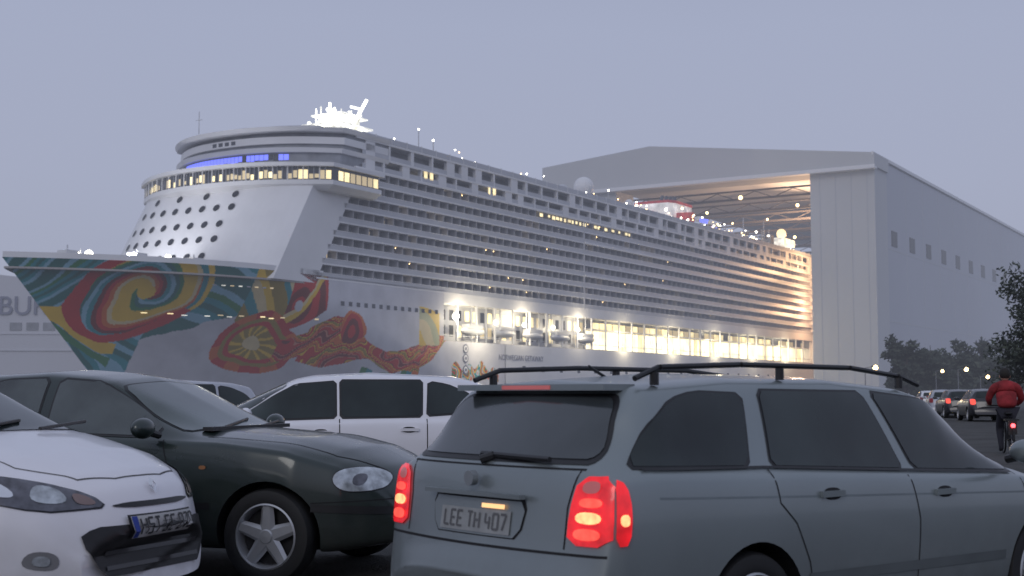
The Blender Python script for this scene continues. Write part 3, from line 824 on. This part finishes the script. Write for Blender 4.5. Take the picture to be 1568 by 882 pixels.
c1.M.box(.055,.09,-.36,.36,.885,.905,silver)
c1.M.tube((.045,0,.965),(.08,0,.965),.035,mat('badge_grey',(.3,.32,.33),.4,.6),16)
c1.line('B',[(-.80,.66),(.80,.66)],.012,seatm); c1.line('B',[(-.64,1.025),(.64,1.025)],.008,seatm)
c1.line('B',[(-.585,.68),(-.585,.86),(-.62,1.02)],.008,seatm); c1.line('B',[(.585,.68),(.585,.86),(.62,1.02)],.008,seatm)
c1.patch('B',[(-.6,.30),(.6,.30),(.62,.36),(-.62,.36)],trim,off=.004)
c1.M.tube((.12,0.0,1.05),(.16,-.05,1.07),.022,trim,8); c1.M.tube((.16,0.04,1.075),(.15,-.46,1.065),.014,trim,6)
c1.M.box(.40,.60,-.55,.55,1.375,1.405,silver); c1.M.box(.395,.405,-.18,.18,1.38,1.40,redd)
for x in(2.38,3.5): c1.line('R',[(x,.35),(x+.02,.7),(x-.02,.93)],.008,seatm); c1.line('L',[(x,.35),(x,.93)],.008,seatm)
c1.line('R',[(1.52,.33),(1.46,.55),(1.36,.74),(1.25,.84),(1.23,1.0)],.008,seatm)
for pl in 'RL':
    c1.line(pl,[(.45,.90),(1.5,.86),(3.5,.79),(4.1,.75)],.010,mat('crease_shade',(.17,.20,.21),.4,.4),off=.001)  # shade of the body crease painted as a darker line
    c1.line(pl,[(1.46,.47),(3.25,.45)],.05,mat('side_strip',(.10,.115,.12),.5),off=.006)
    c1.handle(pl,1.66,.865); c1.handle(pl,2.66,.83)
    c1.line(pl,[(.40,1.022),(1.18,1.008),(1.20,1.008),(3.45,.90)],.012,trim,off=.009)
c1.mirror(3.35,.86,1.0)
for sd in(1,-1):
    pts=[(.55,1.43),(.72,1.485),(1.3,1.505),(2.2,1.50),(2.65,1.46),(2.85,1.41)]
    for a,b in zip(pts[:-1],pts[1:]): c1.M.tube((a[0],sd*.60,a[1]),(b[0],sd*.59,b[1]),.014,trim,8)
    for x,z in((.68,1.46),(1.6,1.49),(2.65,1.45)): c1.M.tube((x,sd*.60,z-.06),(x,sd*.60,z),.022,trim,8)
c1.M.tube((.95,0,1.44),(.82,0,1.50),.008,trim,6)
c1.patch('F',[(-.35,.66),(.35,.66),(.3,.76),(-.3,.76)],trim,off=.005)
for sd in(1,-1): c1.patch('F',[(sd*.45,.62),(sd*.72,.62),(sd*.7,.72),(sd*.42,.72)],clearl,off=.005)
c1.finish()

# ---- dark saloon
a2=R(-16)
c2=Car('saloon_car',4.6,dict(
 zt=[(0,.55),(.03,.66),(.06,.90),(.12,1.0),(.5,1.04),(1.0,1.33),(1.25,1.385),(1.8,1.41),(2.15,1.385),(2.36,1.35),(3.12,1.005),(3.22,.99),(3.8,.95),(4.15,.88),(4.42,.76),(4.52,.66),(4.57,.56),(4.6,.48)],
 belt=[(0,.45),(.05,.8),(.15,.93),(.6,.965),(1.5,.95),(2.8,.925),(3.3,.915),(3.9,.86),(4.3,.76),(4.5,.62),(4.6,.42)],
 w=[(0,.6),(.08,.74),(.3,.83),(.8,.87),(3.6,.875),(4.0,.86),(4.35,.76),(4.5,.66),(4.6,.5)],
 rw=[(0,.56),(1.0,.60),(2.4,.61),(4.6,.5)],
 zb=[(0,.32),(.3,.22),(4.2,.2),(4.6,.27)]),green,(-4.93,10.45,0),a2,(.98,3.70),frontw=.34)
glass2=mat('side_glass_grey',(.05,.06,.06),.09,var=.7,vscale=1.8,spec=.9)
W2=[[(1.98,.975),(2.72,.955),(2.88,.99),(2.50,1.215),(2.30,1.315),(1.96,1.34)],[(1.05,.99),(1.88,.975),(1.86,1.345),(1.5,1.335),(1.25,1.26)],[(.72,1.02),(.97,1.0),(1.14,1.23)]]
for p in W2:
    c2.both(p,trim,off=.003,grow=.016,rnd=1); c2.both(p,glass2,off=.006,rnd=1)
WS=[(2.44,-.55),(2.72,-.61),(3.03,-.69),(3.12,-.4),(3.15,0),(3.12,.4),(3.03,.69),(2.72,.61),(2.44,.55)]
c2.patch('T',WS,trim,off=.003,grow=.015,rnd=1)
c2.patch('T',WS,glassl,off=.006,rnd=1)
c2.M.tube((3.15,-.45,1.0),(3.04,.15,1.055),.01,trim,6); c2.M.tube((3.15,.15,1.0),(3.06,.62,1.03),.01,trim,6); c2.M.box(3.09,3.17,-.6,.6,.985,1.012,trim)
for sd in(1,-1):
    pl='R' if sd<0 else 'L'
    HL=[(4.12,.68),(4.16,.745),(4.30,.755),(4.42,.70),(4.42,.62),(4.30,.60),(4.18,.61)]
    c2.patch(pl,HL,trim,off=.006,step=.02,grow=.006); c2.patch(pl,HL,clearl,off=.010,step=.02)
    c2.patch(pl,[(4.24,.64),(4.31,.64),(4.31,.71),(4.24,.71)],darkl,off=.013,step=.02)
    c2.line(pl,[(1.92,.3),(1.92,.96)],.008,seatm); c2.line(pl,[(2.98,.35),(3.0,.7),(2.92,.93)],.008,seatm)
    c2.line(pl,[(1.35,.52),(3.3,.50)],.045,trim,off=.006); c2.line(pl,[(4.0,.50),(4.55,.47)],.05,trim,off=.006)
    c2.line(pl,[(4.0,.53),(4.5,.55)],.008,seatm)
    c2.handle(pl,2.12,.86); c2.handle(pl,1.25,.87)
    c2.line('T',[(3.2,sd*.72),(4.1,sd*.62),(4.38,sd*.42)],.009,seatm)
    c2.patch(pl,[(3.22,.74),(3.27,.74),(3.27,.765),(3.22,.765)],mat('side_repeater',(.3,.13,.05),.3),off=.008,rnd=1,step=.02)
c2.mirror(2.86,.86,.98,green)
c2.patch('F',[(-.3,.6),(.3,.6),(.26,.7),(-.26,.7)],trim,off=.006)
c2.finish()

# ---- white hatchback, front in view
a3=R(-20)
c3=Car('hatchback_car',4.3,dict(
 zt=[(0,.6),(.05,.9),(.12,1.0),(.55,1.36),(.9,1.42),(1.6,1.46),(2.2,1.43),(2.4,1.39),(3.30,1.035),(3.36,1.02),(3.8,.93),(4.08,.83),(4.2,.74),(4.27,.62),(4.3,.50)],
 belt=[(0,.5),(.08,.85),(.2,.98),(1.5,.98),(2.8,.95),(3.35,.93),(3.8,.83),(4.08,.73),(4.2,.64),(4.3,.42)],
 w=[(0,.65),(.1,.78),(.4,.87),(1,.9),(3.5,.905),(3.85,.88),(4.1,.78),(4.22,.68),(4.3,.52)],
 rw=[(0,.56),(1.2,.58),(2.7,.6),(4.3,.5)],
 zb=[(0,.32),(.3,.22),(3.9,.2),(4.2,.2),(4.3,.24)]),whitep,(-5.92,8.62,0),a3,(.8,3.45),frontw=.36)
c3.patch('T',[(2.5,-.56),(3.0,-.66),(3.22,-.73),(3.3,-.4),(3.33,0),(3.3,.4),(3.22,.73),(3.0,.66),(2.5,.56)],glassm,off=.006,rnd=1)
for p in [[(1.9,1.0),(2.95,.985),(2.6,1.24),(2.4,1.35),(1.9,1.38)],[(1.0,1.03),(1.82,1.0),(1.82,1.37),(1.1,1.3)]]:
    c3.both(p,glassm,off=.005,rnd=1)
c3.M.tube((3.36,-.5,1.04),(3.22,.1,1.085),.011,trim,6); c3.M.tube((3.37,.1,1.04),(3.25,.65,1.07),.011,trim,6)
for sd in(1,-1):
    poly=[(sd*.36,.655),(sd*.42,.72),(sd*.60,.79),(sd*.80,.84),(sd*.86,.82),(sd*.84,.71),(sd*.66,.645)]
    c3.patch('F',poly,trim,off=.004,step=.02,grow=.008,rnd=1); c3.patch('F',poly,darkl,off=.008,step=.02,rnd=1)
    c3.patch('F',[(sd*.54,.675),(sd*.54,.75),(sd*.64,.78),(sd*.69,.69)],clearl,off=.012,step=.015)
    c3.patch('F',[(sd*.72,.71),(sd*.73,.79),(sd*.80,.81),(sd*.81,.735)],chrome,off=.012,step=.015)
    c3.patch('F',[(sd*.40,.665),(sd*.44,.71),(sd*.51,.73),(sd*.51,.67)],mat('lamp_indicator',(.22,.15,.14),.2,coat=.6),off=.012,step=.015)
    pl='R' if sd<0 else 'L'
    c3.patch('F',[(sd*.61,.35),(sd*.61,.44),(sd*.71,.46),(sd*.73,.37)],mat('foglamp_recess',(.18,.18,.19),.5),off=.004,step=.02)
    c3.patch('F',[(sd*.64,.375),(sd*.64,.425),(sd*.69,.435),(sd*.70,.385)],clearl,off=.010,step=.015)
    c3.line('T',[(3.35,sd*.66),(3.8,sd*.60),(4.05,sd*.42),(4.12,sd*.2),(4.13,0)],.008,mat('seam_grey',(.1,.1,.1),.8))
    c3.line(pl,[(3.0,.35),(2.98,.93)],.008,seatm)
c3.patch('F',[(-.54,.50),(-.42,.30),(.42,.30),(.54,.50),(.46,.555),(-.46,.555)],trim,off=.014,step=.02,rnd=1)
for z in(.345,.42): c3.line('F',[(-.40,z),(.40,z)],.022,mat('grille_bar',(.06,.06,.065),.3),off=.020)
c3.patch('F',[(-.36,.655),(-.22,.64),(.22,.64),(.36,.655),(.24,.668),(-.24,.668)],trim,off=.006,step=.02,rnd=1)
c3.patch('F',[(-.275,.475),(.275,.475),(.275,.60),(-.275,.60)],trim,off=.022,rnd=0,step=.05)
c3.patch('F',[(-.262,.485),(.262,.485),(.262,.59),(-.262,.59)],platem,off=.028,rnd=0,step=.05)
c3.patch('F',[(-.258,.487),(-.222,.487),(-.222,.588),(-.258,.588)],mat('plate_blue',(.02,.05,.3),.5),off=.031,rnd=0,step=.05)
plate_text(c3,'F',1,-.205,.503,'HST GE 070',.032)
vs=[];b0=c3.cast('F',0,.735,.02)
for a,b in((0,.055),(.032,0),(0,-.055),(-.032,0)): vs.append((b0.x-b*.5,a,b0.z+b*.8))
vs2=[(b0.x+.004,p[1]*.5,b0.z+(p[2]-b0.z)*.5) for p in vs]
c3.M.quadmesh(vs+vs2,[(0,1,5,4),(1,2,6,5),(2,3,7,6),(3,0,4,7)],chrome)
c3.mirror(2.45,.88,1.02,whitep)
c3.finish()

def simple_car(name,paint,loc,head,L_=4.3,h=1.46,tail=False):
    k=h/1.46
    c=Car(name,L_,dict(
     zt=[(0,.6),(.05,.9),(.12,1.0*k),(.42,1.36*k),(.7,1.42*k),(1.6,1.46*k),(2.2,1.43*k),(2.4,1.39*k),(3.25,1.0),(3.36,.98),(3.8,.90),(4.08,.81),(4.2,.72),(4.27,.60),(4.3,.50)],
     belt=[(0,.5),(.08,.85),(.2,.96),(1.5,.96),(2.8,.93),(3.35,.90),(3.8,.82),(4.08,.72),(4.2,.62),(4.3,.42)],
     w=[(0,.65),(.1,.78),(.4,.86),(1,.88),(3.5,.88),(3.85,.86),(4.1,.76),(4.22,.68),(4.3,.52)],
     rw=[(0,.58),(1.2,.62),(2.7,.62),(4.3,.5)],zb=[(0,.32),(.3,.22),(4.2,.2),(4.3,.24)]),paint,loc,head,(.8,3.45),frontw=.35)
    for p in [[(2.0,1.0*k),(3.02,.97),(2.62,1.22*k),(2.4,1.33*k),(2.0,1.36*k)],[(1.12,1.01*k),(1.94,1.0*k),(1.94,1.37*k),(1.10,1.37*k)],[(.42,1.06*k),(1.05,1.02*k),(1.02,1.36*k),(.82,1.33*k),(.6,1.24*k)]]:
        c.both(p,trim,off=.003,grow=.02,rnd=1,step=.08); c.both(p,glassm,off=.006,rnd=1,step=.08)
    c.patch('T',[(2.5,-.56),(3.2,-.70),(3.24,0),(3.2,.70),(2.5,.56)],glassm,off=.006,rnd=1,step=.08)
    c.patch('B',[(-.58,1.05),(.58,1.05),(.5,1.32*k),(-.5,1.32*k)],glassm,off=.006,rnd=1,step=.08)
    for sd in(1,-1):
        pl='R' if sd<0 else 'L'
        c.patch('F',[(sd*.45,.66),(sd*.5,.76),(sd*.8,.8),(sd*.8,.7)],clearl,off=.006,step=.05)
        c.patch('B',[(sd*.6,.75),(sd*.6,1.0),(sd*.8,1.0),(sd*.8,.75)],redb if tail else mat('lamp_red_off',(.25,.01,.015),.3),off=.008,step=.05)
        c.line(pl,[(1.06,.4),(1.06,.98)],.01,seatm); c.line(pl,[(1.96,.35),(1.96,.98)],.01,seatm); c.line(pl,[(3.0,.35),(3.02,.9)],.01,seatm)
        c.handle(pl,2.15,.85); c.handle(pl,1.25,.87)
    c.mirror(2.9,.86,1.0); c.finish(); return c
simple_car('parked_car',whitep,(.02,14.6,0),R(180+10),h=1.46)
silverp=mat('paint_silver',(.42,.43,.47),.35,.5,coat=.4); blackp=mat('paint_black',(.02,.02,.025),.3,.1,coat=.6); redp=mat('paint_red',(.3,.02,.02),.3,coat=.5)
simple_car('parked_car',silverp,(-4.2,22,0),R(180+35))
for i,(px,Y,hd,pp,tl) in enumerate(((1445,70,75,silverp,False),(1473,66,80,blackp,True),(1493,72,85,silverp,True),(1462,88,90,redp,False),(1514,58,80,blackp,True),(1425,95,80,whitep,False),(1500,95,80,silverp,True))):
    simple_car('parked_car',pp,((px-784)/2000*Y,Y,0),R(hd),tail=tl)

# ------------------------------------------------------------ cyclist
jack=mat('jacket_red',(.26,.02,.025),.85,var=.35,vscale=6,bump=.6,bscale=8); trou=mat('trousers_dark',(.02,.02,.03),.85); skin=mat('skin',(.45,.27,.2),.6); hair=mat('hair_dark',(.02,.017,.015),.8)
CX,CY=10.2,27.0
def skinned(name,pts,edges,parent,m,sub=2):
    me=bpy.data.meshes.new(name); me.from_pydata([p[0] for p in pts],edges,[]); o=bpy.data.objects.new(name,me); COL.objects.link(o); o.parent=parent
    bm=bmesh.new(); bm.from_mesh(me); ly=bm.verts.layers.skin.verify(); bm.verts.ensure_lookup_table()
    for v,p in zip(bm.verts,pts): v[ly].radius=(p[1],p[2] if len(p)>2 else p[1])
    bm.verts[0][ly].use_root=True
    bm.to_mesh(me); bm.free(); me.materials.append(m)
    sk=o.modifiers.new('s','SKIN'); sk.use_smooth_shade=True
    ss=o.modifiers.new('u','SUBSURF'); ss.levels=sub; ss.render_levels=sub
    return o
cy=empty('cyclist',(CX,CY,0),R(-12))
skinned('torso_and_arms',[((0,0,.93),.21,.17),((0,.03,1.08),.21,.16),((0,.10,1.28),.24,.16),((0,.15,1.42),.15,.12),((0,.18,1.50),.065),
 ((.23,.13,1.37),.10),((.33,.25,1.14),.075),((.27,.46,1.02),.05),((-.23,.13,1.37),.10),((-.33,.25,1.14),.075),((-.27,.46,1.02),.05)],
 [(0,1),(1,2),(2,3),(3,4),(3,5),(5,6),(6,7),(3,8),(8,9),(9,10)],cy,jack)
skinned('legs',[((0,0,.92),.16,.14),((.10,.05,.86),.11),((.12,.40,.66),.08),((.12,.20,.24),.052),((.12,.34,.20),.04),((-.10,.05,.86),.11),((-.12,.30,.52),.08),((-.12,.10,.12),.052),((-.12,.25,.08),.04)],
 [(0,1),(1,2),(2,3),(3,4),(0,5),(5,6),(6,7),(7,8)],cy,trou)
hd=MB(); hd.sphere((0,.20,1.62),.105,skin,18,12,(.88,1,1.18)); hd.sphere((0,.185,1.655),.122,hair,18,12,(.92,1,1.05)); hd.sphere((.102,.2,1.60),.03,skin,8,6,(.4,1,1.2)); hd.sphere((-.102,.2,1.60),.03,skin,8,6,(.4,1,1.2)); hd.sphere((0,.31,1.60),.02,skin,8,6)
for sx in(1,-1):
    hd.sphere((sx*.27,.49,1.02),.045,skin,10,8,(.9,1.2,.7))
    for k in range(5): hd.tube((sx*(.23+.02*k),.52,1.03),(sx*(.23+.02*k),.55,.99),.010,skin,6)
hd.obj('head_and_hands',cy,smooth=True)
bk=empty('bicycle',(CX,CY,0),R(-12)); K=MB()
for yy in(-.42,.64):
    n=32
    for i in range(n):
        a=2*math.pi*i/n;b=2*math.pi*(i+1)/n
        K.tube((0,yy+.33*math.cos(a),.34+.33*math.sin(a)),(0,yy+.33*math.cos(b),.34+.33*math.sin(b)),.018,rubber,6)
    for i in range(10):
        a=2*math.pi*i/10; K.tube((0,yy,.34),(0,yy+.32*math.cos(a),.34+.32*math.sin(a)),.003,chrome,4)
for a,b in(((0,-.42,.34),(0,.05,.28)),((0,.05,.28),(0,-.08,.80)),((0,-.42,.34),(0,-.06,.7)),((0,.05,.28),(0,.5,.8)),((0,-.06,.74),(0,.48,.86)),((0,.48,.95),(0,.64,.34)),((-.28,.47,1.0),(.28,.47,1.0)),((0,-.42,.7),(0,-.06,.72))): K.tube(a,b,.016,trim,8)
K.sphere((0,-.08,.84),.1,trim,12,8,(.8,1.3,.4)); K.box(-.13,.13,-.60,-.30,.70,.735,trim)
K.sphere((0,-.66,.60),.045,mat('bike_lamp',(.6,.05,.05),.3,emis=(1,.05,.06),es=8),10,6); K.box(-.08,.08,-.63,-.60,.42,.70,trim)
K.obj('frame',bk)

def slamp(x,y,h):
    e=empty('street_lamp',(x,y,0)); m=MB(); m.tube((0,0,0),(0,0,h),.06,core,8,.04); m.tube((0,0,h),(.9,0,h+.15),.03,core,6); m.box(.6,1.2,-.12,.12,h+.08,h+.2,trim); m.sphere((.95,0,h+.02),.24,lampo,10,6); m.obj('pole',e)
for px,Y,h in((1324,120,3.6),(1466,150,4.0),(1432,190,4.5),(1500,170,3.4)): slamp((px-784)/2000*Y,Y,h)
